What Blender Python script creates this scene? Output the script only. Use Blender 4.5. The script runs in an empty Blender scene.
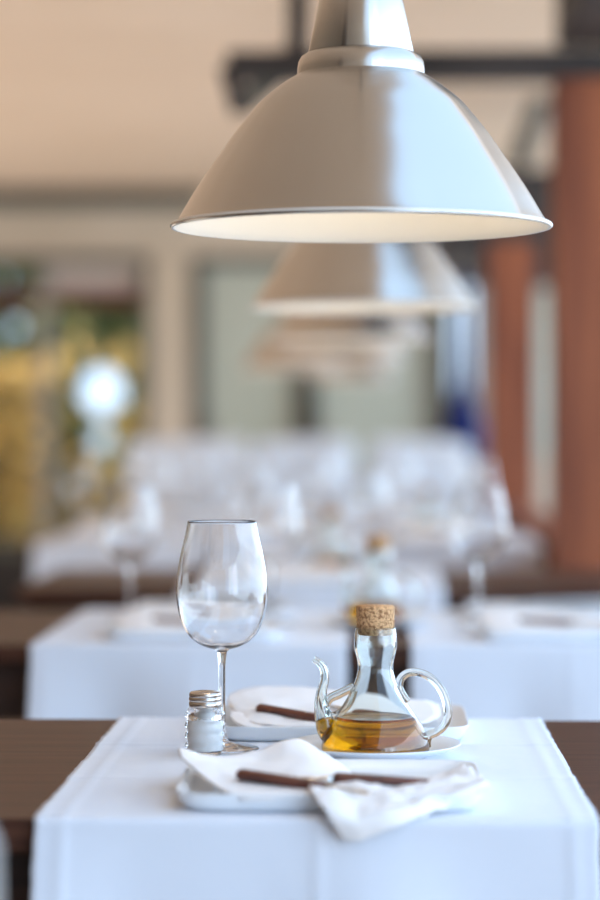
import bpy, bmesh, math, random
from mathutils import Vector, Matrix, noise
random.seed(7)
PI = math.pi
SC = bpy.context.scene
COL = SC.collection
# ------------------------------------------------------------------ camera
F = 2440.0            # focal length in pixels of the 600x900 frame
HOR = 426.0           # horizon row
CAMZ = 1.087
TH = math.radians(1.69)   # the camera is turned a little to the left of the table axis
cam_d = bpy.data.cameras.new('camera')
cam_d.sensor_fit = 'VERTICAL'
cam_d.sensor_width = 24; cam_d.sensor_height = 36
cam_d.lens = F / 900 * 36
cam_d.shift_y = -(450 - HOR) / 900
cam_d.clip_end = 300
cam_d.dof.use_dof = True
cam_d.dof.focus_distance = 2.47
cam_d.dof.aperture_fstop = 2.15
cam = bpy.data.objects.new('camera', cam_d); COL.objects.link(cam)
cam.location = (0, 0, CAMZ)
cam.rotation_euler = (PI / 2, 0, TH)
SC.camera = cam
# ------------------------------------------------------------------ light
w = bpy.data.worlds.new('sky'); SC.world = w; w.use_nodes = True
nt = w.node_tree
bg = nt.nodes['Background']
bg.inputs['Strength'].default_value = 1.0
tc = nt.nodes.new('ShaderNodeTexCoord'); sp = nt.nodes.new('ShaderNodeSeparateXYZ')
rp = nt.nodes.new('ShaderNodeValToRGB')
rp.color_ramp.elements[0].position = 0.0; rp.color_ramp.elements[0].color = (0.62, 0.80, 1.0, 1)
rp.color_ramp.elements[1].position = 0.6; rp.color_ramp.elements[1].color = (0.50, 0.71, 1.0, 1)
nt.links.new(tc.outputs['Generated'], sp.inputs[0]); nt.links.new(sp.outputs['Z'], rp.inputs[0])
nt.links.new(rp.outputs[0], bg.inputs['Color'])
WORLD = 1.9
bg.inputs['Strength'].default_value = WORLD
sun_d = bpy.data.lights.new('sun', 'SUN'); sun_d.energy = 4.5; sun_d.angle = math.radians(2); sun_d.color = (1, .86, .66)
sun = bpy.data.objects.new('sun', sun_d); COL.objects.link(sun)
sun.rotation_euler = (math.radians(28), 0, math.radians(-12))

def area(name, loc, rot, sx, sy, power, col):
    d = bpy.data.lights.new(name, 'AREA'); d.shape = 'RECTANGLE'; d.size = sx; d.size_y = sy
    d.energy = power; d.color = col
    o = bpy.data.objects.new(name, d); COL.objects.link(o); o.location = loc; o.rotation_euler = rot
    return o
# daylight through the open right side and through the open end behind the camera
area('daylight_right', (3.2, 5.5, 1.3), (0, math.radians(90), 0), 2.2, 17.0, 290, (.62, .80, 1))
area('daylight_behind', (3.0, -2.6, 1.5), (math.radians(90), 0, math.radians(38)), 2.4, 2.2, 55, (.58, .76, 1))
# unseen upward fill light added low along the left aisle to warm the ceiling
area('ceiling_fill', (-2.3, 8.0, .04), (math.radians(180), 0, 0), 2.2, 11.0, 92, (1, .88, .76))
SC.view_settings.view_transform = 'Standard'
SC.view_settings.look = 'None'
SC.view_settings.gamma = 1
SC.view_settings.use_curve_mapping = False
SC.view_settings.exposure = 0.10
SC.cycles.max_bounces = 14
SC.cycles.transmission_bounces = 12
SC.cycles.glossy_bounces = 6
SC.cycles.diffuse_bounces = 4
SC.cycles.caustics_refractive = True
SC.cycles.blur_glossy = 1.0
SC.cycles.sample_clamp_indirect = 6.0
SC.cycles.use_denoising = True

# ------------------------------------------------------------------ helpers
RT = Vector((math.cos(TH), math.sin(TH), 0)); FW = Vector((-math.sin(TH), math.cos(TH), 0))
def PD(px, py, D):
    """world point seen at (px, py) at depth D"""
    p = RT * ((px - 300) / F * D) + FW * D
    return Vector((p.x, p.y, CAMZ - (py - HOR) / F * D))
def PX(px, D, z=0.0):
    p = RT * ((px - 300) / F * D) + FW * D
    return Vector((p.x, p.y, z))

def mat(name, color, rough=.5, metal=0., trans=0., ior=1.45, spec=.5, **kw):
    m = bpy.data.materials.new(name); m.use_nodes = True
    b = m.node_tree.nodes['Principled BSDF']
    b.inputs['Base Color'].default_value = (*color, 1)
    b.inputs['Roughness'].default_value = rough
    b.inputs['Metallic'].default_value = metal
    b.inputs['Transmission Weight'].default_value = trans
    b.inputs['IOR'].default_value = ior
    b.inputs['Specular IOR Level'].default_value = spec
    for k, v in kw.items(): b.inputs[k].default_value = v
    return m
def coords(m, scale=(1, 1, 1)):
    n = m.node_tree
    t = n.nodes.new('ShaderNodeTexCoord'); mp = n.nodes.new('ShaderNodeMapping')
    mp.inputs['Scale'].default_value = scale
    n.links.new(t.outputs['Object'], mp.inputs[0]); return mp.outputs[0]
def noise_col(m, c1, c2, scale=5., stretch=(1, 1, 1), detail=4., lo=.35, hi=.65, bump=0., bdist=.002):
    n = m.node_tree; b = n.nodes['Principled BSDF']
    tx = n.nodes.new('ShaderNodeTexNoise'); tx.inputs['Scale'].default_value = scale; tx.inputs['Detail'].default_value = detail
    n.links.new(coords(m, stretch), tx.inputs['Vector'])
    r = n.nodes.new('ShaderNodeValToRGB')
    r.color_ramp.elements[0].position = lo; r.color_ramp.elements[0].color = (*c1, 1)
    r.color_ramp.elements[1].position = hi; r.color_ramp.elements[1].color = (*c2, 1)
    n.links.new(tx.outputs['Fac'], r.inputs[0]); n.links.new(r.outputs[0], b.inputs['Base Color'])
    if bump:
        bp = n.nodes.new('ShaderNodeBump'); bp.inputs['Strength'].default_value = bump; bp.inputs['Distance'].default_value = bdist
        n.links.new(tx.outputs['Fac'], bp.inputs['Height']); n.links.new(bp.outputs[0], b.inputs['Normal'])
    return m

M = {}
M['ceiling'] = noise_col(mat('ceiling_paint', (.86, .66, .50), .9), (.82, .63, .47), (.88, .69, .53), 1.2)
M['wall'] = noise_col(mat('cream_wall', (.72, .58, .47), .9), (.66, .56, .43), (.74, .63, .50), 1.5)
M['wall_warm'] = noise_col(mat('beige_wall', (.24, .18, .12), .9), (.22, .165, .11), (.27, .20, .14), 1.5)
M['floor'] = noise_col(mat('floor_boards', (.20, .11, .07), .45), (.09, .05, .032), (.17, .10, .065), 3, (1, 12, 1))
M['ground'] = noise_col(mat('paving', (.45, .42, .36), .9), (.40, .37, .32), (.5, .46, .4), 2)
M['table'] = noise_col(mat('dark_walnut', (.06, .03, .018), .42, spec=.3), (.04, .014, .008), (.09, .035, .02), 4, (1, 14, 14), bump=.15)
M['table_edge'] = noise_col(mat('dark_walnut_edge', (.06, .03, .018), .5), (.022, .010, .007), (.06, .024, .014), 5, (1, 14, 14))
M['pillar'] = noise_col(mat('red_brown_timber', (.30, .10, .05), .6), (.17, .042, .018), (.38, .115, .045), 2.2, (5, 5, .5), bump=.2)
M['beam'] = noise_col(mat('dark_beam', (.04, .032, .03), .6), (.03, .024, .022), (.06, .048, .044), 4)
M['frame_dark'] = mat('dark_green_grey_frame', (.10, .095, .075), .6)
M['frame_beige'] = mat('beige_frame', (.33, .30, .26), .7)
M['frame_red'] = mat('dark_red_rail', (.12, .03, .022), .6)
M['blind'] = mat('pale_blind', (.72, .62, .55), .9)
M['pale'] = noise_col(mat('pale_green_door', (.55, .58, .48), .8), (.53, .56, .46), (.60, .63, .54), 1.0)
M['pane'] = mat('window_pane', (1, 1, 1), .02, 0, 1, 1.02)
def cloth_mat(name, c, ws=900., b=.25):
    m = mat(name, c, .92, 0, 0, 1.4, .2)
    n = m.node_tree; bs = n.nodes['Principled BSDF']
    bs.inputs['Sheen Weight'].default_value = .15
    co = coords(m)
    w1 = n.nodes.new('ShaderNodeTexNoise'); w1.inputs['Scale'].default_value = 11; w1.inputs['Detail'].default_value = 5
    n.links.new(co, w1.inputs['Vector'])
    bp = n.nodes.new('ShaderNodeBump'); bp.inputs['Strength'].default_value = b; bp.inputs['Distance'].default_value = .006
    n.links.new(w1.outputs['Fac'], bp.inputs['Height']); n.links.new(bp.outputs[0], bs.inputs['Normal'])
    return m
M['cloth'] = cloth_mat('white_tablecloth', (.78, .82, .90))
M['napkin'] = cloth_mat('white_napkin', (.90, .87, .86), b=.3)
M['cover'] = cloth_mat('white_chair_cover', (.82, .86, .92))
M['china'] = mat('white_china', (.86, .89, .92), .3, 0, 0, 1.5, .5, **{'Coat Weight': .15, 'Coat Roughness': .05})
M['glass'] = mat('clear_glass', (1, 1, 1), 0.0, 0, 1, 1.48)
M['glass_green'] = mat('greenish_glass', (.95, .985, .965), 0.0, 0, 1, 1.48)
M['oil'] = mat('olive_oil', (.68, .29, .005), 0.0, 0, 1, 1.46)
M['salt'] = noise_col(mat('salt', (.93, .93, .92), .9), (.97, .97, .96), (1, 1, .99), 300)
M['steel'] = mat('polished_steel', (.75, .74, .72), .18, 1)
M['steel_cap'] = mat('shaker_cap_steel', (.62, .57, .53), .22, 1)
M['hole'] = mat('dark_hole', (.02, .02, .02), .9)
M['handle'] = noise_col(mat('dark_wood_handle', (.09, .028, .018), .35), (.06, .020, .015), (.19, .065, .042), 30, (1, 8, 8), bump=.2)
M['cork'] = noise_col(mat('cork', (.55, .33, .17), .9), (.30, .14, .06), (.70, .42, .21), 330, detail=4, lo=.36, hi=.58, bump=.8, bdist=.002)
m = mat('brushed_aluminium', (.61, .59, .56), .30, 1)
b_ = m.node_tree.nodes['Principled BSDF']; b_.inputs['Anisotropic'].default_value = .98; b_.inputs['Anisotropic Rotation'].default_value = .25
tg = m.node_tree.nodes.new('ShaderNodeTangent'); tg.direction_type = 'RADIAL'; tg.axis = 'Z'
m.node_tree.links.new(tg.outputs[0], b_.inputs['Tangent'])
tx = m.node_tree.nodes.new('ShaderNodeTexNoise'); tx.inputs['Scale'].default_value = 6; tx.inputs['Detail'].default_value = 6
m.node_tree.links.new(coords(m, (1, 1, 160)), tx.inputs['Vector'])
mr = m.node_tree.nodes.new('ShaderNodeMapRange'); mr.inputs['To Min'].default_value = .20; mr.inputs['To Max'].default_value = .26
m.node_tree.links.new(tx.outputs['Fac'], mr.inputs['Value']); m.node_tree.links.new(mr.outputs[0], b_.inputs['Roughness'])
M['alu'] = m
M['lamp_white'] = mat('white_enamel', (.90, .87, .80), .35)
M['bulb'] = mat('warm_bulb', (1, .9, .75), .4, 0, 0, 1.45, .5)
M['bulb'].node_tree.nodes['Principled BSDF'].inputs['Emission Color'].default_value = (1, .82, .58, 1)
M['bulb'].node_tree.nodes['Principled BSDF'].inputs['Emission Strength'].default_value = 22
M['cord'] = mat('black_cord', (.02, .02, .02), .5)
M['blue'] = noise_col(mat('blue_canvas', (.01, .03, .28), .8), (.004, .01, .09), (.01, .03, .20), 8)
M['leaf_green'] = noise_col(mat('green_leaves', (.06, .10, .03), .6), (.05, .08, .03), (.24, .26, .10), 3)
M['leaf_gold'] = noise_col(mat('golden_leaves', (.5, .3, .03), .6), (.32, .22, .07), (.80, .52, .16), 3)
M['bark'] = mat('bark', (.06, .04, .03), .9)

def link(name, me, m=None, parent=None, loc=None, smooth=False, bevel=0, solid=0, **kw):
    o = bpy.data.objects.new(name, me); COL.objects.link(o)
    if m is not None and len(me.materials) == 0: me.materials.append(m)
    if parent is not None: o.parent = parent
    if loc is not None: o.location = loc
    if smooth:
        for p in me.polygons: p.use_smooth = True
    if solid:
        md = o.modifiers.new('s', 'SOLIDIFY'); md.thickness = solid; md.offset = 1
    if bevel:
        md = o.modifiers.new('b', 'BEVEL'); md.width = bevel; md.segments = 2; md.limit_method = 'ANGLE'
    return o
def bm_mesh(bm, name='m'):
    me = bpy.data.meshes.new(name); bmesh.ops.recalc_face_normals(bm, faces=bm.faces); bm.to_mesh(me); bm.free(); return me
def add_box(bm, x0, x1, y0, y1, z0, z1):
    vs = [bm.verts.new((x, y, z)) for x in (x0, x1) for y in (y0, y1) for z in (z0, z1)]
    for f in ((0, 1, 3, 2), (4, 6, 7, 5), (0, 4, 5, 1), (2, 3, 7, 6), (0, 2, 6, 4), (1, 5, 7, 3)):
        bm.faces.new([vs[i] for i in f])
def boxes(*bs):
    bm = bmesh.new()
    for b in bs: add_box(bm, *b)
    return bm_mesh(bm)
def box(name, b, m, parent=None, bevel=0): return link(name, boxes(b), m, parent, bevel=bevel)
def bar_mesh(a, b, wx, wy):
    """box bar from a to b"""
    a = Vector(a); b = Vector(b); d = (b - a); L = d.length
    bm = bmesh.new(); add_box(bm, -wx / 2, wx / 2, -wy / 2, wy / 2, 0, L)
    q = d.to_track_quat('Z', 'Y').to_matrix().to_4x4()
    bmesh.ops.transform(bm, matrix=Matrix.Translation(a) @ q, verts=bm.verts)
    return bm_mesh(bm)
def lathe(prof, seg=64, closed=False):
    """prof: (r, z) points. closed joins last to first (hollow shells)"""
    bm = bmesh.new(); rings = []
    for r, z in prof:
        if r < 1e-6: rings.append([bm.verts.new((0, 0, z))])
        else: rings.append([bm.verts.new((r * math.cos(2 * PI * k / seg), r * math.sin(2 * PI * k / seg), z)) for k in range(seg)])
    n = len(rings)
    for i in range(n if closed else n - 1):
        a, b = rings[i], rings[(i + 1) % n]
        if len(a) == 1 and len(b) == 1: continue
        for k in range(seg):
            k2 = (k + 1) % seg
            if len(a) == 1: bm.faces.new((a[0], b[k], b[k2]))
            elif len(b) == 1: bm.faces.new((a[k], b[0], a[k2]))
            else: bm.faces.new((a[k], b[k], b[k2], a[k2]))
    return bm_mesh(bm)
def crv(pts, n=6):
    """Catmull-Rom through points (tuples of any length)"""
    out = []
    P = [pts[0]] + list(pts) + [pts[-1]]
    for i in range(1, len(P) - 2):
        for j in range(n):
            t = j / n
            out.append(tuple(.5 * (2 * b + (c - a) * t + (2 * a - 5 * b + 4 * c - d) * t * t + (3 * b - a - 3 * c + d) * t ** 3)
                             for a, b, c, d in zip(P[i - 1], P[i], P[i + 1], P[i + 2])))
    out.append(tuple(pts[-1])); return out
def tube(bm, pts, seg=14, cap=True):
    """pts: (x,y,z,r)"""
    rings = []; V = [Vector(p[:3]) for p in pts]
    up = None
    for i, p in enumerate(pts):
        t = (V[min(i + 1, len(V) - 1)] - V[max(i - 1, 0)]).normalized()
        if up is None:
            up = Vector((0, 1, 0)) if abs(t.y) < .9 else Vector((1, 0, 0))
        s = t.cross(up).normalized(); up = s.cross(t).normalized()
        rings.append([bm.verts.new(V[i] + (s * math.cos(2 * PI * k / seg) + up * math.sin(2 * PI * k / seg)) * p[3]) for k in range(seg)])
    for a, b in zip(rings, rings[1:]):
        for k in range(seg): bm.faces.new((a[k], a[(k + 1) % seg], b[(k + 1) % seg], b[k]))
    if cap:
        bm.faces.new(rings[0]); bm.faces.new(list(reversed(rings[-1])))
    return rings
def patch(grid, n=7, wr=.0015, ws=22., seed=0):
    """sheet through a grid of 3-D control points"""
    rows = [crv([tuple(p) for p in r], n) for r in grid]
    cols = []
    for c in range(len(rows[0])):
        cols.append(crv([r[c] for r in rows], n))
    bm = bmesh.new()
    V = []
    for i, c in enumerate(cols):
        line = []
        for j, p in enumerate(c):
            q = Vector(p)
            q.z += wr * noise.noise(Vector((q.x * ws + seed, q.y * ws, seed))) + wr * .5 * noise.noise(Vector((q.x * ws * 3, q.y * ws * 3, seed + 5)))
            line.append(bm.verts.new(q))
        V.append(line)
    for i in range(len(V) - 1):
        for j in range(len(V[0]) - 1):
            bm.faces.new((V[i][j], V[i + 1][j], V[i + 1][j + 1], V[i][j + 1]))
    return bm
def empty(name, loc=(0, 0, 0), rz=0):
    o = bpy.data.objects.new(name, None); COL.objects.link(o); o.location = loc; o.rotation_euler = (0, 0, rz)
    o.empty_display_size = .05; return o
def tag(o, label, cat, group=None):
    o['label'] = label; o['category'] = cat
    if group: o['group'] = group
    return o
def st(o): o['kind'] = 'structure'; return o
def dup(o, loc, label, group=None, rz=0, cat=None, parts=True):
    r = o.copy(); COL.objects.link(r); r.location = loc; r.rotation_euler = (0, 0, rz)
    r['label'] = label
    if group: r['group'] = group
    if parts:
        for ch in [c for c in bpy.data.objects if c.parent == o]:
            c = ch.copy(); COL.objects.link(c); c.parent = r
            for g in [x for x in bpy.data.objects if x.parent == ch]:
                d = g.copy(); COL.objects.link(d); d.parent = c
    return r

# ------------------------------------------------------------------ the place
TZ = .75
WV = 14.0
def wu(px): return PX(px, WV).x
def wz(y): return CAMZ + (HOR - y) / F * WV
st(box('floor', (-3.6, 1.9, -4, WV + .2, -.1, 0), M['floor']))
st(box('ground', (-30, 30, -30, 60, -.25, -.101), M['ground']))
CZ = 2.44
st(link('ceiling', boxes((-3.6, .34, -3.2, 3.9, CZ, CZ + .15), (-3.6, 1.75, 3.9, WV + .2, CZ, CZ + .15)), M['ceiling']))
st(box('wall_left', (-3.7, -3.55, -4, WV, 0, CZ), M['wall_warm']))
st(link('wall_behind', boxes((-3.55, 1.15, -3.6, -3.45, 0, CZ)), M['wall']))
st(link('trim_1', boxes((-2.6, -2.1, -.85, -.45, 0, CZ)), M['beam']))
# far wall with its openings
bm = bmesh.new()
add_box(bm, -3.55, 1.75, WV, WV + .15, wz(258), CZ)                 # lintel
add_box(bm, wu(150), wu(190), WV - .03, WV + .15, 0, wz(258))       # cream post
add_box(bm, wu(488), 1.75, WV, WV + .15, 0, .9)
st(link('wall_back', bm_mesh(bm), M['wall']))
st(box('trim_13', (-3.55, wu(150), WV, WV + .15, 0, .35), M['beam']))   # dark panel under the garden window
st(box('trim_2', (-3.55, wu(203), WV - .14, WV - .001, wz(207), CZ), M['frame_dark'], bevel=.01))
st(box('trim_3', (wu(473), wu(487), WV - .05, WV + .1, .0, wz(285)), M['frame_beige']))
st(box('trim_4', (wu(432), wu(450), WV - .05, WV + .1, 0, wz(250)), M['frame_dark']))
st(box('trim_5', (wu(436), wu(600), WV - .06, WV - .001, wz(287), wz(240)), M['beam']))
# garden window
win = st(empty('window_1', (0, 0, 0)))
fr = [(-3.5, wu(150), WV - .04, WV + .06, wz(265), wz(256)), (wu(140), wu(150), WV - .04, WV + .06, .35, wz(265)),
      (-3.5, wu(150), WV - .04, WV + .06, .35, .43)]
link('window_frame', boxes(*fr), M['frame_dark'], win)
link('mullion', boxes((wu(38), wu(50), WV - .05, WV + .05, .43, wz(265))), M['frame_beige'], win)
link('mullion', boxes((wu(-70), wu(-60), WV - .05, WV + .05, .43, wz(265))), M['frame_beige'], win)
link('rail', boxes((-3.5, wu(140), WV - .045, WV + .05, wz(305), wz(290))), M['frame_red'], win)
link('blind', boxes((wu(50), wu(140), WV + .01, WV + .04, wz(290), wz(266))), M['blind'], win)
link('pane', boxes((-3.5, wu(140), WV + .02, WV + .026, .43, wz(305))), M['pane'], win)
# pale doors
for i, (a, b, top) in enumerate(((205, 295, 266), (318, 432, 262))):
    d = st(empty('door_%d' % (i + 1)))
    link('door_frame', boxes((wu(a - 14), wu(a), WV - .02, WV + .1, 0, wz(top - 10)), (wu(b), wu(b + 12), WV - .02, WV + .1, 0, wz(top - 10)),
                             (wu(a), wu(b), WV - .02, WV + .1, wz(top), wz(top - 10))), M['frame_dark'], d)
    link('door_panel', boxes((wu(a), wu(b), WV + .03, WV + .08, 0, wz(top))), M['pale'], d, bevel=.004)
    link('door_handle', boxes((wu(a + 5), wu(a + 8), WV - .01, WV + .03, 1.0, 1.16)), M['steel'], d)
st(box('window_2', (wu(488), 1.7, WV + .02, WV + .08, .9, wz(285)), M['pale']))
# pillars, rail wall and beams
PU = PX(555, 6.4).x
def pillar(v, z1):
    return st(link('pillar', boxes((PU, PU + .2, v, v + .2, 0, z1)), M['pillar'], bevel=.008))
pillar(6.4, 2.0); pillar(10.1, 1.85)
st(box('wall_right', (PU + .03, PU + .15, 6.6, 10.1, 0, .78), M['pillar'], bevel=.01))
st(box('trim_6', (PX(226, 6.4).x, 1.75, 6.4, 6.52, 2.0, 2.075), M['beam'], bevel=.008))
st(box('trim_7', (PU, PU + .2, 4.0, 6.4, 2.075, CZ), M['beam'], bevel=.008))
st(box('trim_8', (PX(425, 10.1).x, 1.75, 10.1, 10.28, 1.85, 2.15), M['beam'], bevel=.008))
st(link('shadow_bar', bar_mesh(PD(544, 96, 10.1), PD(517, 166, 10.15), .07, .07), M['frame_dark']))  # added grey bar standing in for a diagonal shadow on the ceiling
st(link('trim_10', bar_mesh(PD(228, 66, 6.44), PD(240, 112, 6.44), .045, .05), M['beam']))
st(link('trim_11', bar_mesh(PX(298, 6.46, 2.07), PX(298, 6.46, CZ), .055, .05), M['beam']))
st(link('trim_12', bar_mesh(PD(240, 108, 6.44), PD(282, 72, 6.44), .03, .05), M['frame_dark']))

# ------------------------------------------------------------------ garden beyond the window
def foliage(x0, x1, y0, y1, z0, z1, n, size, gaps=(), seed=1):
    rnd = random.Random(seed); bm = bmesh.new()
    C0 = Vector((0, 0, CAMZ))
    k = 0
    while k < n:
        p = Vector((rnd.uniform(x0, x1), rnd.uniform(y0, y1), rnd.uniform(z0, z1)))
        # rounded top outline
        e = noise.noise(Vector((p.x * 1.7, seed, 0))) * .25
        if p.z > z1 - .25 + e: k += 1; continue
        d = p - C0; D = d.dot(FW); px = 300 + d.dot(RT) / D * F; py = HOR - (p.z - CAMZ) / D * F
        if any((px - g[0]) ** 2 + (py - g[1]) ** 2 < g[2] ** 2 for g in gaps): k += 1; continue
        s = size * rnd.uniform(.6, 1.3)
        a = Vector((rnd.gauss(0, 1), rnd.gauss(0, 1), rnd.gauss(0, 1))).normalized(); b = a.orthogonal().normalized()
        b = Matrix.Rotation(rnd.uniform(0, 6.28), 3, a) @ b; c = a.cross(b)
        vs = [bm.verts.new(p + q) for q in (b * s, c * s * .45, -b * s, -c * s * .45)]
        bm.faces.new(vs); k += 1
    me = bpy.data.meshes.new('leaves'); bm.to_mesh(me); bm.free(); return me
GAPS = ((103, 390, 27), (101, 441, 17), (136, 394, 6), (18, 325, 12))
g = [('dense dark green shrub filling the right of the garden window', 'leaf_green', (-2.25, -1.0, 16.2, 17.0, -.1, 2.6), 6500, .10),
     ('golden-leaved shrub at the left of the garden window', 'leaf_gold', (-2.9, -2.02, 15.2, 15.9, -.1, 1.75), 1500, .075),
     ('tall green tree behind the golden shrub', 'leaf_green', (-4.2, -2.0, 17.25, 18.2, -.1, 3.2), 6500, .11)]
for i, (lab, mt, b, n, s) in enumerate(g):
    t = tag(empty('garden_shrub', ((b[0] + b[1]) / 2, (b[2] + b[3]) / 2, -.1)), lab, 'shrub')
    o = link('foliage', foliage(*b, n, s, GAPS, i + 3), M[mt], t); o.matrix_parent_inverse = Matrix.Translation(-t.location)
    o = link('trunk', bar_mesh((t.location.x, t.location.y, -.1), (t.location.x + .05, t.location.y, b[5] * .6), .08, .08), M['bark'], t); o.matrix_parent_inverse = Matrix.Translation(-t.location)
# golden bush twigs in front of the dark shrub
t = tag(empty('garden_shrub', (-1.75, 15.4, -.1)), 'low bush with sparse golden leaves in the middle of the garden window', 'shrub')
o = link('foliage', foliage(-1.88, -1.45, 15.2, 15.6, -.1, 1.9, 260, .06, GAPS, 9), M['leaf_gold'], t); o.matrix_parent_inverse = Matrix.Translation(-t.location)

# ------------------------------------------------------------------ tables
ROWV = [2.085, 3.74, 5.05, 6.9, 8.5, 10.2]
DEP = .715
ROWU = [(-1.25, 1.2), (-1.35, 1.25), (-.74, 1.1), (-.98, .46), (-1.05, .42), (-1.05, .40)]
TNAME = ['nearest table', 'second table', 'third table', 'fourth table', 'fifth table', 'farthest table']
tl = ['dark walnut table carrying the sharp cruet and wine glass', 'dark walnut table with two cloths and a bare gap between them, second from the camera',
      'dark wood table with bare left end, third from the camera', 'table under a white cloth, fourth from the camera',
      'table under a white cloth, fifth from the camera', 'table farthest from the camera, in front of the pale doors']
for r, v in enumerate(ROWV):
    a, b = ROWU[r]
    t = tag(empty('dining_table', ((a + b) / 2, v + DEP / 2, 0)), tl[r], 'table', 'tables one behind another')
    hx = (b - a) / 2; hy = DEP / 2
    link('tabletop', boxes((-hx, hx, -hy, hy, TZ - .03, TZ)), M['table'], t, bevel=.003)
    link('apron', boxes((-hx + .05, hx - .05, -hy + .03, -hy + .05, TZ - .12, TZ - .03), (-hx + .05, hx - .05, hy - .05, hy - .03, TZ - .12, TZ - .03),
                        (-hx + .03, -hx + .05, -hy + .03, hy - .03, TZ - .12, TZ - .03), (hx - .05, hx - .03, -hy + .03, hy - .03, TZ - .12, TZ - .03)), M['table_edge'], t)
    for sx in (-1, 1):
        for sy in (-1, 1):
            x = sx * (hx - .06); y = sy * (hy - .06)
            link('leg', boxes((x - .03, x + .03, y - .03, y + .03, 0, TZ - .03)), M['table_edge'], t, bevel=.004)

def cloth_mesh(u0, u1, v0, v1, drop, seed, creases_u, creases_v, n_u=72, n_v=84, amp=.006, ragged=.0016):
    """runner lying on the table and hanging over the front and back edges"""
    bm = bmesh.new(); R = .006; th0 = .0018
    # path along v: parameter -> (v, z)
    path = []
    L = 26
    for k in range(L + 1): path.append(('f', v0 - R, TZ - R - drop * (1 - k / L), 1 - k / L))
    for k in range(1, 6): a = PI / 2 * k / 5; path.append(('c', v0 - R * math.cos(a), TZ - R + R * math.sin(a), 0))
    for k in range(1, n_v): path.append(('t', v0 + (v1 - v0) * k / n_v, TZ, 0))
    for k in range(0, 6): a = PI / 2 * k / 5; path.append(('c', v1 + R * math.sin(a), TZ - R + R * math.cos(a), 0))
    for k in range(1, 7): path.append(('b', v1 + R, TZ - R - .2 * k / 6, k / 6))
    rows = []
    for (kind, v, z, d) in path:
        row = []
        for j in range(n_u + 1):
            s = j / n_u; u = u0 + (u1 - u0) * s
            edge = ragged * noise.noise(Vector((seed, v * 60 if kind == 't' else z * 60, s > .5))) + ragged * .8 * noise.noise(Vector((seed, v * 9 + z * 7, 3 + (s > .5))))
            uu = u + edge * abs(2 * s - 1) ** 4
            dv = dz = 0
            if kind in 'tc':
                for c in creases_u: dz += .0011 * math.exp(-((u - c) / .004) ** 2)
                for c in creases_v: dz += .0012 * math.exp(-((v - c - .004 * math.sin(u * 9)) / .005) ** 2)
                dz += .0008 * abs(noise.noise(Vector((u * 14, v * 14, seed))))
                e = min(s, 1 - s) * (u1 - u0)
                dz += .0016 * math.exp(-e / .006) * (.6 + .8 * noise.noise(Vector((v * 30, seed, s > .5))))
            else:
                dz += 0
                wv = (.5 + .5 * math.sin(u * 21 + seed * 1.7 + 1.5 * noise.noise(Vector((u * 5, seed, 0))))) * .8 + .5 * noise.noise(Vector((u * 9, z * 3, seed))) + .3
                wv = max(wv, 0)
                sg = -1 if kind == 'f' else 1
                dv = sg * (amp * wv * min(d * 2.2, 1) * 1.6 + .012 * d)
                for c in creases_u: dv += sg * .0014 * math.exp(-((u - c) / .004) ** 2)
                uu += (2 * s - 1) * .004 * d
            row.append(bm.verts.new((uu, v + dv, z + dz + (.0006 if kind in 'tc' else 0))))
        rows.append(row)
    for a, b in zip(rows, rows[1:]):
        for j in range(n_u): bm.faces.new((a[j], a[j + 1], b[j + 1], b[j]))
    bmesh.ops.recalc_face_normals(bm, faces=bm.faces)
    me = bpy.data.meshes.new('cloth')
    top = max(bm.faces, key=lambda f: f.calc_center_median().z)
    if top.normal.z < 0: bmesh.ops.reverse_faces(bm, faces=bm.faces)
    bm.to_mesh(me); bm.free(); return me
CL = [
    (0, PX(33, 2.085).x, PX(598, 2.085).x, 'bright white runner hanging over the front of the nearest table'),
    (1, PX(30, 3.74).x, PX(347, 3.74).x, 'white runner on the left part of the second table'),
    (1, PX(411, 3.74).x, PX(728, 3.74).x, 'white runner on the right part of the second table, right of the bare wood gap'),
    (2, -.40, .15, 'white runner across the middle of the third table'),
    (3, -.96, -.50, 'white cloth hanging from the left end of the fourth table'),
    (3, -.49, -.01, 'white cloth in the middle of the fourth table'),
    (3, 0.0, .48, 'white cloth hanging from the right end of the fourth table by the timber pillar'),
    (4, -1.03, .42, 'white cloth covering the fifth table'),
    (5, -1.03, .40, 'white cloth covering the farthest table')]
for i, (r, a, b, lab) in enumerate(CL):
    v = ROWV[r]; w_ = b - a; near = r < 2
    me = cloth_mesh(a, b, v, v + DEP, .30 if r < 3 else .16, i * 3.1 + 1, [a + w_ * k for k in (.05, .505, .955)] if r < 3 else [], [v + .235, v + .48] if near else [],
                    n_u=96 if near else 40, n_v=110 if near else 20, amp=.016 if r < 3 else .012)
    o = link('tablecloth', me, M['cloth'], smooth=True, solid=.0012)
    tag(o, lab, 'tablecloth', 'white tablecloths')
TT = TZ + .0022   # height of the cloth surface

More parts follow.
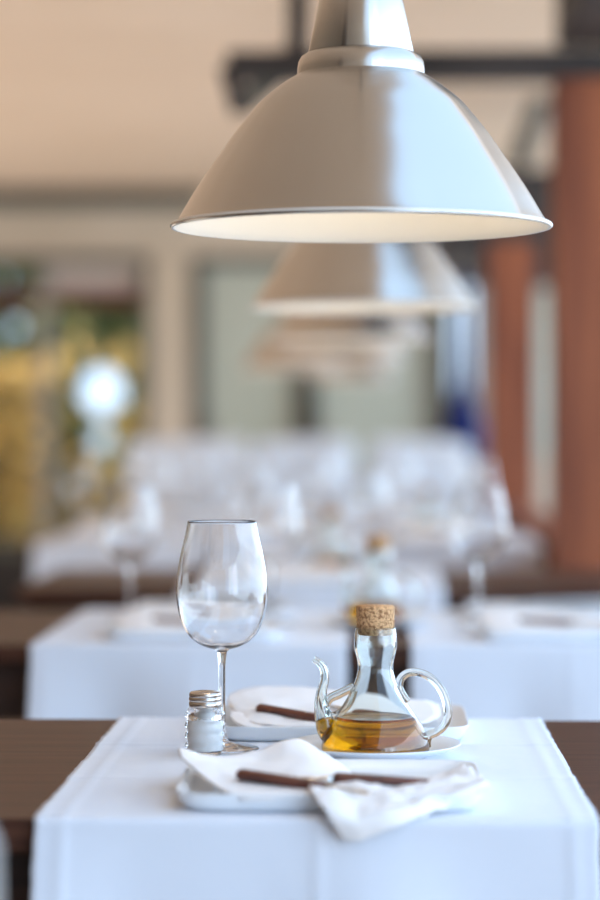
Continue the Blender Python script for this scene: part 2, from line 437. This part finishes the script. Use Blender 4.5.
# ------------------------------------------------------------------ pendant lamps
def make_lamp():
    t = empty('pendant_lamp')
    S = [(189, 0), (183, 8), (167, 35), (154, 55), (140, 75), (127, 93.5), (113, 111), (101, 125), (88, 136), (76, 145), (67, 150.5), (63.5, 153)]
    out = [(r / 1000, z / 1000) for r, z in crv(S, 4)]
    inn = [(r - .0018, z - .0012) for r, z in out]
    bead = [(.1895 + .0022 * math.cos(a), .0002 + .0022 * math.sin(a)) for a in [PI * .4 - k * PI * 1.5 / 8 for k in range(9)]]
    me = lathe(list(reversed(out)) + bead[1:-1], 128)
    me.materials.append(M['alu'])
    sh = link('shade', me, None, t, smooth=True)
    link('shade_lining', lathe([(r, z) for r, z in inn] + [(.0, .152)], 128), M['lamp_white'], t, smooth=True)
    link('rim', lathe([(.189 + .0026 * math.cos(a), .0004 + .0026 * math.sin(a)) for a in [2 * PI * k / 12 for k in range(12)]], 128, True), M['lamp_white'], t, smooth=True)
    C = [(.0640, .1505), (.0640, .158), (.0630, .165), (.060, .1705), (.055, .1735), (.0525, .1745)]
    link('collar', lathe([(r, z) for r, z in C], 96), M['alu'], t, smooth=True)
    link('cone', lathe([(.050, .1738), (.0525, .1740), (.0530, .1752), (.0425, .226), (.032, .275), (.0315, .277), (.029, .279), (0, .2795)], 96), M['alu'], t, smooth=True)
    L = CZ - LZ
    bm = bmesh.new(); tube(bm, [(0, 0, .278, .0035), (0, 0, L - .02, .0035)], 10); link('cord', bm_mesh(bm), M['cord'], t)
    link('ceiling_rose', lathe([(.045, L - .004), (.045, L - .02), (.03, L - .035), (0, L - .036)], 32), M['alu'], t, smooth=True)
    bl = link('bulb', lathe([(0, .072), (.018, .075), (.028, .088), (.030, .102), (.024, .120), (.014, .135), (.013, .151)], 24), M['bulb'], t, smooth=True)
    return t
LZ = CAMZ + (HOR - 227) / F * 2.45
lamps = [(361, 2.45, 0, 'large sharp brushed aluminium dome lamp hanging over the nearest table'),
         (364, 4.1, 0, 'blurred aluminium dome lamp directly behind and below the big sharp lamp'),
         (352, 5.72, 0, 'third aluminium dome lamp in the row, over the third table'),
         (345, 7.3, 0, 'fourth aluminium dome lamp in the row, over the fourth table'),
         (294, 8.7, 0, 'small aluminium dome lamp farthest to the left, over the fifth table'),
         (352, 10.5, 0, 'smallest aluminium dome lamp, over the farthest table')]
LP = make_lamp()
for i, (px, D, _, lab) in enumerate(lamps):
    p = PX(px, D, LZ)
    if i == 0: LP.location = p; tag(LP, lab, 'lamp', 'pendant lamps over the tables')
    else: dup(LP, p, lab, 'pendant lamps over the tables')

# ------------------------------------------------------------------ wine glass
def make_glass():
    O = [(.0355, .2390), (.0385, .224), (.0428, .205), (.0461, .185), (.0472, .168), (.0462, .152), (.0425, .1365), (.0365, .1240), (.0285, .1155), (.0185, .1098), (.0085, .1068)]
    O = [(r, z - .0038) for r, z in O]
    o = crv(O, 5)
    th = [.0008 + .0006 * k / len(o) for k in range(len(o))]
    inner = [(max(r - t, .0), z + (t * .4 if k > len(o) * .5 else 0) + (.0022 * (k / len(o)) ** 6)) for k, ((r, z), t) in enumerate(zip(o, th))]
    stem = crv([(.0054, .1008), (.0042, .094), (.0036, .085), (.0034, .06), (.0036, .03), (.0043, .016), (.0072, .0085), (.015, .005), (.027, .0028), (.0375, .0016)], 4)
    foot = [(.0385, .0009), (.0380, .0), (.02, .0004), (0, .0008)]
    prof = [(0, .1067)] + list(reversed(inner)) + [(.0352, .2355)] + o + stem + foot
    return prof
glass_me = lathe(make_glass(), 96)
def glass(p, lab, first=[None]):
    if first[0] is None:
        o = link('wine_glass', glass_me, M['glass'], loc=p, smooth=True); tag(o, lab, 'glass', 'wine glasses'); first[0] = o
    else: o = dup(first[0], p, lab, 'wine glasses')
    return o
glass(PX(222, 2.52, TT + .0012), 'tall sharp clear wine glass behind the salt shaker on the nearest table')

# ------------------------------------------------------------------ salt shaker
def make_shaker():
    t = empty('salt_shaker')
    o = [(.0, 0), (.017, 0), (.0185, .0015)]
    for k in range(4):
        z = .004 + k * .0105
        o += [(.0178, z), (.0200, z + .0022), (.0207, z + .0050), (.0200, z + .0078), (.0178, z + .0100)]
    o += [(.0180, .0475), (.0165, .0490), (.0150, .0505), (.0150, .0545)]
    inn = [(.0135, .0545), (.0135, .050), (.0128, .047)] + [(.0122, z) for z in (.044, .034, .024, .014)] + [(.0115, .0045), (0, .004)]
    link('glass_jar', lathe(o + inn, 48), M['glass'], t, smooth=True)
    link('salt_fill', lathe([(0, .0043), (.0112, .0048), (.0123, .008), (.0123, .036), (.011, .0375), (.006, .0392), (0, .0395)], 40), M['salt'], t, smooth=True)
    c = [(.0158, .0485), (.0164, .0490), (.0164, .0535), (.0157, .0540), (.0157, .0548), (.0164, .0553), (.0164, .0580), (.0157, .0585), (.0157, .0592), (.0163, .0598), (.0160, .0625), (.0145, .0640), (.008, .0650), (0, .0653)]
    cap = link('screw_cap', lathe(c, 48), M['steel_cap'], t, smooth=True)
    bm = bmesh.new()
    for k in range(7):
        a = 2 * PI * k / 6; rr = .0062 if k < 6 else 0
        x, y = rr * math.cos(a), rr * math.sin(a)
        z = .0653 - (.0004 if rr else 0)
        ring = [bm.verts.new((x + .0009 * math.cos(q * PI / 4), y + .0009 * math.sin(q * PI / 4), z + .0002)) for q in range(8)]
        bm.faces.new(ring)
    link('shaker_holes', bm_mesh(bm), M['hole'], cap)
    return t
sh = make_shaker(); sh.location = PX(205, 2.482, TT + .0006)
tag(sh, 'small ribbed glass salt shaker with steel cap left of the sharp wine glass', 'salt shaker')

# ------------------------------------------------------------------ cruet and saucer
def make_saucer():
    prof = [(0, .004), (.045, .004), (.056, .0055), (.070, .0095), (.0855, .0150), (.0862, .0144), (.0858, .0136), (.070, .0072), (.052, .0025), (.05, .0), (.046, 0), (.044, .0012), (0, .0012)]
    pr = prof
    return lathe(pr, 96)
saucer_me = make_saucer()
def make_cruet():
    t = empty('oil_cruet')
    k = 1.008e-3
    def h(y): return (752 - y) * k
    O = [(.0545, h(749)), (.0545, h(744)), (.0525, h(736)), (.0475, h(725)), (.0390, h(713)), (.0310, h(701)), (.0238, h(687)), (.0194, h(676)), (.0179, h(668)),
         (.0187, h(659)), (.0205, h(652)), (.0217, h(645)), (.0215, h(636)), (.0205, h(626.5))]
    o = crv(O, 4)
    inner = [(max(r - .0022, .001), z) for r, z in o]
    inner[0] = (.0505, h(747.5)); 
    prof = [(0, .0003), (.046, 0), (.0515, .0008)] + o + [(.0195, h(626))] + list(reversed(inner)) + [(.045, h(748)), (0, h(748.5))]
    bd = link('glass_body', lathe(prof, 96), M['glass_green'], t, smooth=True)
    lvl = h(716)
    oi = [(r + .0004, z) for r, z in inner if z < lvl - .0004]
    # radius at the level
    for (r0, z0), (r1, z1) in zip(inner, inner[1:]):
        if z0 <= lvl <= z1: rl = r0 + (r1 - r0) * (lvl - z0) / (z1 - z0)
    link('olive_oil', lathe([(0, h(748.8)), (.045, h(748.3))] + oi + [(rl + .0004, lvl), (rl - .003, lvl - .0006), (0, lvl - .0006)], 96), M['oil'], t, smooth=True)
    # spout: px/py measured on the photograph become local x and height
    def q(px, py, r, y=0): return ((px - 375.5) * k, y, h(py), r * k)
    sp = crv([q(334, 739, 9.5), q(328, 731, 10.5), q(324.5, 720, 9.6), q(321.5, 706, 7.4), q(321.5, 692, 5.4), q(324.5, 679, 4.6), q(324.0, 669, 4.2), q(319, 662, 3.8), q(313.5, 658.5, 3.6)], 5)
    bm = bmesh.new()
    ro = tube(bm, sp, 20, False); ri = tube(bm, [(x, y, z, r * .55) for x, y, z, r in sp], 20, False)
    for a, b in ((ro[0], ri[0]), (ro[-1], ri[-1])):
        for i in range(20): bm.faces.new((a[i], a[(i + 1) % 20], b[(i + 1) % 20], b[i]))
    link('spout', bm_mesh(bm), M['glass_green'], t, smooth=True)
    bm = bmesh.new(); so = [(x, y, z, r * .6) for x, y, z, r in sp if z < lvl - .001]; tube(bm, so, 16); link('spout_oil', bm_mesh(bm), M['oil'], t, smooth=True)
    bm = bmesh.new()
    tube(bm, crv([q(325, 706, 3.6), q(330, 698, 4.4), q(338, 694, 4.6), q(346, 690, 4.4), q(354, 686, 4.4)], 5), 14)
    tube(bm, crv([q(326, 713, 4), q(334, 715, 3.8), q(344, 709, 4), q(351, 699, 4), q(354, 689, 4)], 5), 14)
    link('spout_brace', bm_mesh(bm), M['glass_green'], t, smooth=True)
    bm = bmesh.new()
    tube(bm, crv([q(408, 701, 3.2), q(403, 695, 4.2), q(399, 687, 4.4), q(401, 678, 4.2), q(408, 672.5, 4.1), q(418, 672, 4.1), q(430, 677, 4.2), (*q(440, 687, 4.3),), q(446.5, 701, 4.4), q(448, 715, 4.4), q(443.5, 726, 4.3), q(436, 732, 4.2), q(429, 735, 4.6), q(427, 741, 4.2), q(428, 747, 3.4)], 5), 16)
    link('handle', bm_mesh(bm), M['glass_green'], t, smooth=True)
    link('cork_stopper', lathe([(0, h(634)), (.0165, h(634)), (.0178, h(632)), (.0188, h(626)), (.0192, h(620)), (.0196, h(607)), (.0190, h(605)), (0, h(604.5))], 48), M['cork'], t, smooth=True)
    return t
CR = make_cruet()
cruets = [((375.5, 2.465), 0, 'sharp glass oil cruet with cork stopper and golden oil on the nearest table', 'white round saucer under the sharp oil cruet'),
          ((378, 4.07), 0, 'oil cruet in the bare gap of the second table, cork just behind the sharp cork', 'saucer under the oil cruet of the second table'),
          ((331, 5.407), 0, 'blurred oil cruet with amber oil on the third table', 'saucer under the oil cruet of the third table'),
          ((428, 7.257), 0, 'blurred oil cruet on the right of the fourth table', 'saucer under the oil cruet of the fourth table'),
          ((366, 8.857), 0, 'tiny blurred oil cruet on the fifth table', 'saucer under the oil cruet of the fifth table')]
so0 = None
for i, ((px, D), _, l1, l2) in enumerate(cruets):
    p = PX(px, D, TT + .0006)
    if i == 0:
        so0 = link('saucer', saucer_me, M['china'], loc=p, smooth=True); tag(so0, l2, 'saucer', 'saucers under the oil cruets')
        CR.location = p + Vector((0, 0, .0045)); CR.rotation_euler.z = TH; tag(CR, l1, 'oil bottle', 'oil cruets')
    else:
        dup(so0, p, l2, 'saucers under the oil cruets')
        dup(CR, p + Vector((0, 0, .0045)), l1, 'oil cruets', rz=[0, .3, 2.6, .5, 2.9][i])

# ------------------------------------------------------------------ plates
def plate_mesh(hx, hy):
    def ring(sx, sy, z, e=9, n=96):
        out = []
        for k in range(n):
            a = 2 * PI * k / n; c, s = math.cos(a), math.sin(a)
            out.append((sx * math.copysign(abs(c) ** (2 / e), c), sy * math.copysign(abs(s) ** (2 / e), s), z))
        return out
    L = [(.78, .0045), (.85, .0052), (.92, .0100), (.985, .0156), (.997, .0160), (1.0, .0152), (.997, .0135), (.975, .0060), (.945, .0008), (.92, 0), (.5, .0006)]
    bm = bmesh.new(); R = [[bm.verts.new(p) for p in ring(hx * f if f > .6 else hx * f, hy * f, z)] for f, z in L]
    for a, b in zip(R, R[1:]):
        for k in range(96): bm.faces.new((a[k], a[(k + 1) % 96], b[(k + 1) % 96], b[k]))
    bm.faces.new(R[0]); bm.faces.new(R[-1])
    return bm_mesh(bm)
pm = plate_mesh(.136, .113)
c0 = PX(0, 1)
PF = Vector((PX(331.5, 2.235).x, 2.106 + .113, TT + .0006))
PB = Vector((PX(343, 2.69).x, 2.69, TT + .0006))
P0 = link('rectangular_plate', pm, M['china'], loc=PF, smooth=True); tag(P0, 'white rectangular plate at the front edge of the nearest table, under the crossed cutlery', 'plate', 'rectangular plates')
dup(P0, PB, 'white rectangular plate behind the sharp cruet on the nearest table', 'rectangular plates')

# ------------------------------------------------------------------ napkins
def pdg(g): return [[PD(*p) for p in row] for row in g]
A = [[(181, 758, 2.235), (205, 779, 2.17), (236, 797, 2.11), (290, 798, 2.108), (335, 793, 2.11)],
     [(179, 754, 2.25), (214, 770, 2.21), (255, 782, 2.18), (305, 782, 2.18), (348, 789, 2.165)],
     [(178, 751, 2.26), (216, 763, 2.25), (255, 767, 2.26), (305, 762, 2.27), (352, 783, 2.24)],
     [(178, 749.5, 2.265), (218, 757, 2.29), (258, 753, 2.31), (300, 741, 2.335), (350, 772, 2.31)]]
B = [[(343, 838, 2.066), (368, 836, 2.066), (403, 824, 2.07), (446, 806, 2.10), (484, 791, 2.14)],
     [(328, 815, 2.066), (362, 817, 2.066), (402, 810, 2.075), (447, 797, 2.11), (488, 785, 2.15)],
     [(316, 799, 2.085), (355, 800, 2.095), (402, 800, 2.10), (446, 789, 2.14), (484, 780, 2.18)],
     [(309, 788, 2.13), (350, 789, 2.14), (402, 790, 2.14), (438, 783, 2.18), (474, 773, 2.22)],
     [(318, 785, 2.18), (352, 784, 2.18), (400, 784, 2.19), (430, 779, 2.23), (464, 764, 2.27)]]
bm = patch(pdg(A), 8, .0022, 30, 1)
b2 = patch(pdg(B), 8, .0050, 40, 4)
# a second lower fold of the left flap
A2 = [[(190, 766, 2.21), (210, 783, 2.15), (240, 799.5, 2.108), (275, 800, 2.108)],
      [(187, 758, 2.26), (215, 773, 2.22), (250, 786, 2.17), (290, 787, 2.17)]]
b3 = patch(pdg(A2), 8, .001, 30, 8)
me2 = bpy.data.meshes.new('t2'); b2.to_mesh(me2); b2.free(); me3 = bpy.data.meshes.new('t3'); b3.to_mesh(me3); b3.free()
bm.from_mesh(me2); bm.from_mesh(me3)
mn = bpy.data.meshes.new('napkin'); bmesh.ops.translate(bm, verts=bm.verts, vec=-PF); bm.to_mesh(mn); bm.free()
NF = link('napkin', mn, M['napkin'], loc=PF, smooth=True, solid=.0018)
tag(NF, 'crumpled white cloth napkin on the front plate, one flap falling over the table edge', 'napkin', 'white cloth napkins')
G = [[(229, 706, 2.72), (240, 716, 2.67), (256, 724, 2.62), (300, 727, 2.61), (350, 728, 2.61), (425, 723, 2.63)],
     [(228, 702, 2.73), (245, 710, 2.69), (262, 716, 2.66), (300, 719, 2.66), (350, 719, 2.66), (440, 716, 2.68)],
     [(229, 698, 2.75), (245, 698, 2.74), (265, 700, 2.73), (300, 702, 2.73), (350, 706, 2.72), (436, 705, 2.73)],
     [(231, 696, 2.765), (243, 690, 2.78), (262, 688, 2.785), (302, 688, 2.785), (350, 692, 2.775), (418, 701, 2.77)]]
bm = patch(pdg(G), 7, .002, 26, 2)
G2 = [[(230, 718, 2.66), (246, 728, 2.605), (290, 730, 2.60)], [(230, 708, 2.72), (250, 718, 2.66), (300, 722, 2.66)]]
b3 = patch(pdg(G2), 8, .001, 30, 8); b3.to_mesh(me3); b3.free(); bm.from_mesh(me3)
mn2 = bpy.data.meshes.new('napkin2'); bmesh.ops.translate(bm, verts=bm.verts, vec=-PB); bm.to_mesh(mn2); bm.free()
NB = link('napkin', mn2, M['napkin'], loc=PB, smooth=True, solid=.0018)
tag(NB, 'folded white cloth napkin on the plate behind the sharp cruet', 'napkin', 'white cloth napkins')

# ------------------------------------------------------------------ cutlery (modelled along +x, handle first)
def loft(bm, secs, n=14, e=2.6):
    rings = []
    for (x, cy, cz, wy, wz_) in secs:
        ring = []
        for k in range(n):
            a = 2 * PI * k / n; c, s = math.cos(a), math.sin(a)
            ring.append(bm.verts.new((x, cy + wy * math.copysign(abs(c) ** (2 / e), c), cz + wz_ * math.copysign(abs(s) ** (2 / e), s))))
        rings.append(ring)
    for a, b in zip(rings, rings[1:]):
        for k in range(n): bm.faces.new((a[k], a[(k + 1) % n], b[(k + 1) % n], b[k]))
    bm.faces.new(rings[0]); bm.faces.new(rings[-1])
def handle_mesh(Lh, w0, w1):
    bm = bmesh.new()
    loft(bm, [(0, 0, 0, .001, .001), (.001, 0, 0, w0 * .7, w0 * .5), (.004, 0, 0, w0, w0 * .8), (Lh * .5, 0, .0004, (w0 + w1) / 2 * .97, (w0 + w1) / 2 * .72), (Lh * .95, 0, 0, w1, w1 * .75), (Lh, 0, 0, w1 * .9, w1 * .7)])
    return bm_mesh(bm)
def rivets(parent, xs, w):
    for x in xs: link('rivet', lathe([(.0014, -.0001), (.0014, w * .72 + .0003), (0, w * .72 + .0005)], 12), M['steel'], parent, loc=(x, 0, 0), smooth=True)
def make_knife(Lh=.085, w0=.0055, w1=.0075, Lb=.10):
    t = empty('table_knife')
    hd = link('handle', handle_mesh(Lh, w0, w1), M['handle'], t, smooth=True); rivets(hd, (Lh * .3, Lh * .72), w0)
    bm = bmesh.new()
    loft(bm, [(Lh - .001, 0, 0, w1 * .8, .0042), (Lh + .008, 0, 0, .0055, .003), (Lh + .016, 0, 0, .007, .0011), (Lh + .05, .0005, 0, .0085, .0009), (Lh + Lb * .8, .0005, 0, .008, .0008), (Lh + Lb * .95, .003, 0, .004, .0006), (Lh + Lb, .006, 0, .0008, .0004)])
    link('blade', bm_mesh(bm), M['steel'], t, smooth=True)
    return t
def make_fork(Lh=.085, w0=.0056, w1=.0062, Ln=.09):
    t = empty('table_fork')
    hd = link('handle', handle_mesh(Lh, w0, w1), M['handle'], t, smooth=True); rivets(hd, (Lh * .3, Lh * .72), w0)
    bm = bmesh.new()
    loft(bm, [(Lh - .001, 0, 0, w1 * .8, .0042), (Lh + .01, 0, 0, .0032, .0025), (Lh + .03, 0, .001, .0028, .0016), (Lh + .042, 0, .001, .0075, .0012), (Lh + .052, 0, -.001, .0115, .0010), (Lh + .06, 0, -.002, .0118, .0010)])
    for k in range(4):
        y = -.0099 + k * .0066
        loft(bm, [(Lh + .058, y, -.002, .0018, .0010), (Lh + .075, y, -.003, .0015, .0010), (Lh + Ln, y, .001, .0012, .0008), (Lh + Ln + .006, y, .004, .0003, .0003)], 8)
    link('tines', bm_mesh(bm), M['steel'], t, smooth=True)
    return t
def aim(o, a, b, roll=0):
    d = (b - a).normalized(); o.location = a
    y = Vector((0, 0, 1)).cross(d).normalized(); z = d.cross(y)
    m_ = Matrix((d, y, z)).transposed() @ Matrix.Rotation(roll, 3, 'X'); o.rotation_euler = m_.to_euler()
fk = make_fork(.085,.0068,.0066); aim(fk, PD(237, 774, 2.17), PD(322, 787, 2.135))
tag(fk, 'fork with dark wooden handle pointing left on the front plate', 'fork', 'wood-handled cutlery')
kn = make_knife(.086, .0045, .0086, .07); aim(kn, PD(431, 783, 2.17), PD(335, 779.5, 2.17))
tag(kn, 'knife with dark wooden handle pointing right on the front plate', 'knife', 'wood-handled cutlery')
kb = make_knife(.085, .0068, .0066); aim(kb, PD(257, 708, 2.68), PD(322, 719, 2.64))
tag(kb, 'knife with thick dark wooden handle on the plate behind the sharp cruet', 'knife', 'wood-handled cutlery')
fb = make_fork(.085); aim(fb, PD(392, 717, 2.60), PD(300, 702, 2.765), .2)
tag(fb, 'fork lying behind the wooden knife on the plate behind the sharp cruet', 'fork', 'wood-handled cutlery')

# ------------------------------------------------------------------ the other tables' settings
def setting(r, u, label, far=False, plate=True, glass_=True, cut=True, gd=None):
    v = ROWV[r]; tn = TNAME[r]
    rz = PI if far else 0
    if plate:
        p = Vector((u, v + (.715 - .14 if far else .14 if r > 1 else .155), TT + .0006))
        dup(P0, p, 'white plate %s' % label, 'rectangular plates')
        dup(NB, p, 'folded napkin on the plate %s' % label, 'white cloth napkins', rz=rz)
        if cut:
            k = dup(kb, (0, 0, 0), 'wood-handled knife on the plate %s' % label, 'wood-handled cutlery')
            s = -1 if far else 1
            aim(k, p + Vector((-.07 * s, .01 * s, .024)), p + Vector((.08 * s, -.03 * s, .023)))
    if glass_:
        s = 1 if far else -1
        g_ = Vector((u + s * .113 + (gd or 0), v + (.715 - .33 if far else .36), TT + .0012))
        glass(g_, 'wine glass beside the plate %s' % label)
uL = PX(188, 3.74).x; uR = PX(570, 3.74).x
setting(1, uL, 'at the front left of the second table', gd=-.012)
setting(1, uR, 'at the front right of the second table', gd=-.012)
setting(1, uL, 'at the back left of the second table', far=True, cut=False)
setting(1, uR, 'at the back right of the second table', far=True, cut=False, glass_=False)
setting(2, -.12, 'at the front of the third table', cut=False, gd=-.03)
setting(2, -.12, 'at the back of the third table', far=True, cut=False)
for r, nm in ((3, 'fourth'), (4, 'fifth'), (5, 'farthest')):
    for u, w1 in ((-.76, 'left end'), (-.27, 'middle'), (.2, 'right end')):
        setting(r, u, 'at the front, %s of the %s table' % (w1, nm), cut=False)
        setting(r, u, 'at the back, %s of the %s table' % (w1, nm), far=True, cut=False, plate=(r < 5))

# ------------------------------------------------------------------ white covered chairs at the far tables
def make_chair():
    t = empty('covered_chair')
    link('seat', boxes((-.21, .21, -.2, .22, .40, .46)), M['cover'], t, bevel=.02)
    bm = bmesh.new(); add_box(bm, -.21, .21, -.25, -.19, .40, 1.03)
    for v_ in bm.verts:
        if v_.co.z > 1: v_.co.y -= .06; v_.co.x *= .92
    link('backrest', bm_mesh(bm), M['cover'], t, bevel=.025)
    link('skirt', boxes((-.205, .205, -.2, .215, .12, .40)), M['cover'], t, bevel=.01)
    for sx in (-1, 1):
        for y in (-.18, .19):
            link('leg', boxes((sx * .19 - .015, sx * .19 + .015, y - .015, y + .015, 0, .3)), M['table_edge'], t)
    return t
ch = make_chair(); first = True
for r, nm in ((4, 'fifth'), (5, 'farthest')):
    for u, w1 in ((-.78, 'left'), (-.28, 'middle'), (.19, 'right')):
        for far in (False, True):
            if r == 4: continue
            v = ROWV[r] + (DEP + .27 if far else -.27)
            lab = 'white covered chair %s the %s table, %s' % ('behind' if far else 'in front of', nm, w1)
            if first: ch.location = (u, v, 0); ch.rotation_euler.z = PI if far else 0; tag(ch, lab, 'chair', 'white covered chairs'); first = False
            else: dup(ch, (u, v, 0), lab, 'white covered chairs', rz=PI if far else 0)
# ------------------------------------------------------------------ grey chair drawn up to the nearest table
M['grey'] = noise_col(mat('grey_beige_fabric', (.30, .27, .25), .9), (.27, .245, .225), (.33, .30, .28), 60)
t = tag(empty('dining_chair', (-.457, 1.62, 0)), 'grey upholstered chair at the bottom left, drawn up to the nearest table', 'chair')
link('seat', boxes((-.22, .22, .0, .42, .41, .47)), M['grey'], t, bevel=.02)
bm = bmesh.new(); add_box(bm, -.22, .22, -.05, .0, .44, .84)
for v_ in bm.verts:
    if v_.co.z > .8: v_.co.y -= .05
link('backrest', bm_mesh(bm), M['grey'], t, bevel=.02)
for sx in (-1, 1):
    for y in (.0, .39): link('leg', boxes((sx * .2 - .016, sx * .2 + .016, y - .016, y + .016, 0, .41)), M['table_edge'], t, bevel=.003)
link('seat_rail', boxes((-.19, .19, .0, .02, .36, .41)), M['table_edge'], t)
# ------------------------------------------------------------------ closed blue parasol
t = tag(empty('closed_parasol', PX(462, 12.6)), 'closed dark blue parasol beside the pale doors', 'parasol')
bm = bmesh.new(); rings = []
for z, r in ((.86, .05), (.9, .085), (1.05, .09), (1.18, .06), (1.3, .035), (1.6, .025), (1.85, .02), (1.9, .008)):
    rings.append([bm.verts.new((r * (1 + .22 * math.cos(8 * a)) * math.cos(a), r * (1 + .22 * math.cos(8 * a)) * math.sin(a), z)) for a in [2 * PI * k / 64 for k in range(64)]])
for a, b in zip(rings, rings[1:]):
    for k in range(64): bm.faces.new((a[k], a[(k + 1) % 64], b[(k + 1) % 64], b[k]))
bm.faces.new(rings[0]); bm.faces.new(rings[-1])
link('canopy', bm_mesh(bm), M['blue'], t, smooth=True)
bm = bmesh.new(); tube(bm, [(0, 0, .03, .018), (0, 0, 1.95, .018)]); link('pole', bm_mesh(bm), M['frame_beige'], t)
link('base', lathe([(0, 0), (.2, 0), (.2, .04), (.05, .07), (0, .07)], 32), M['frame_dark'], t)
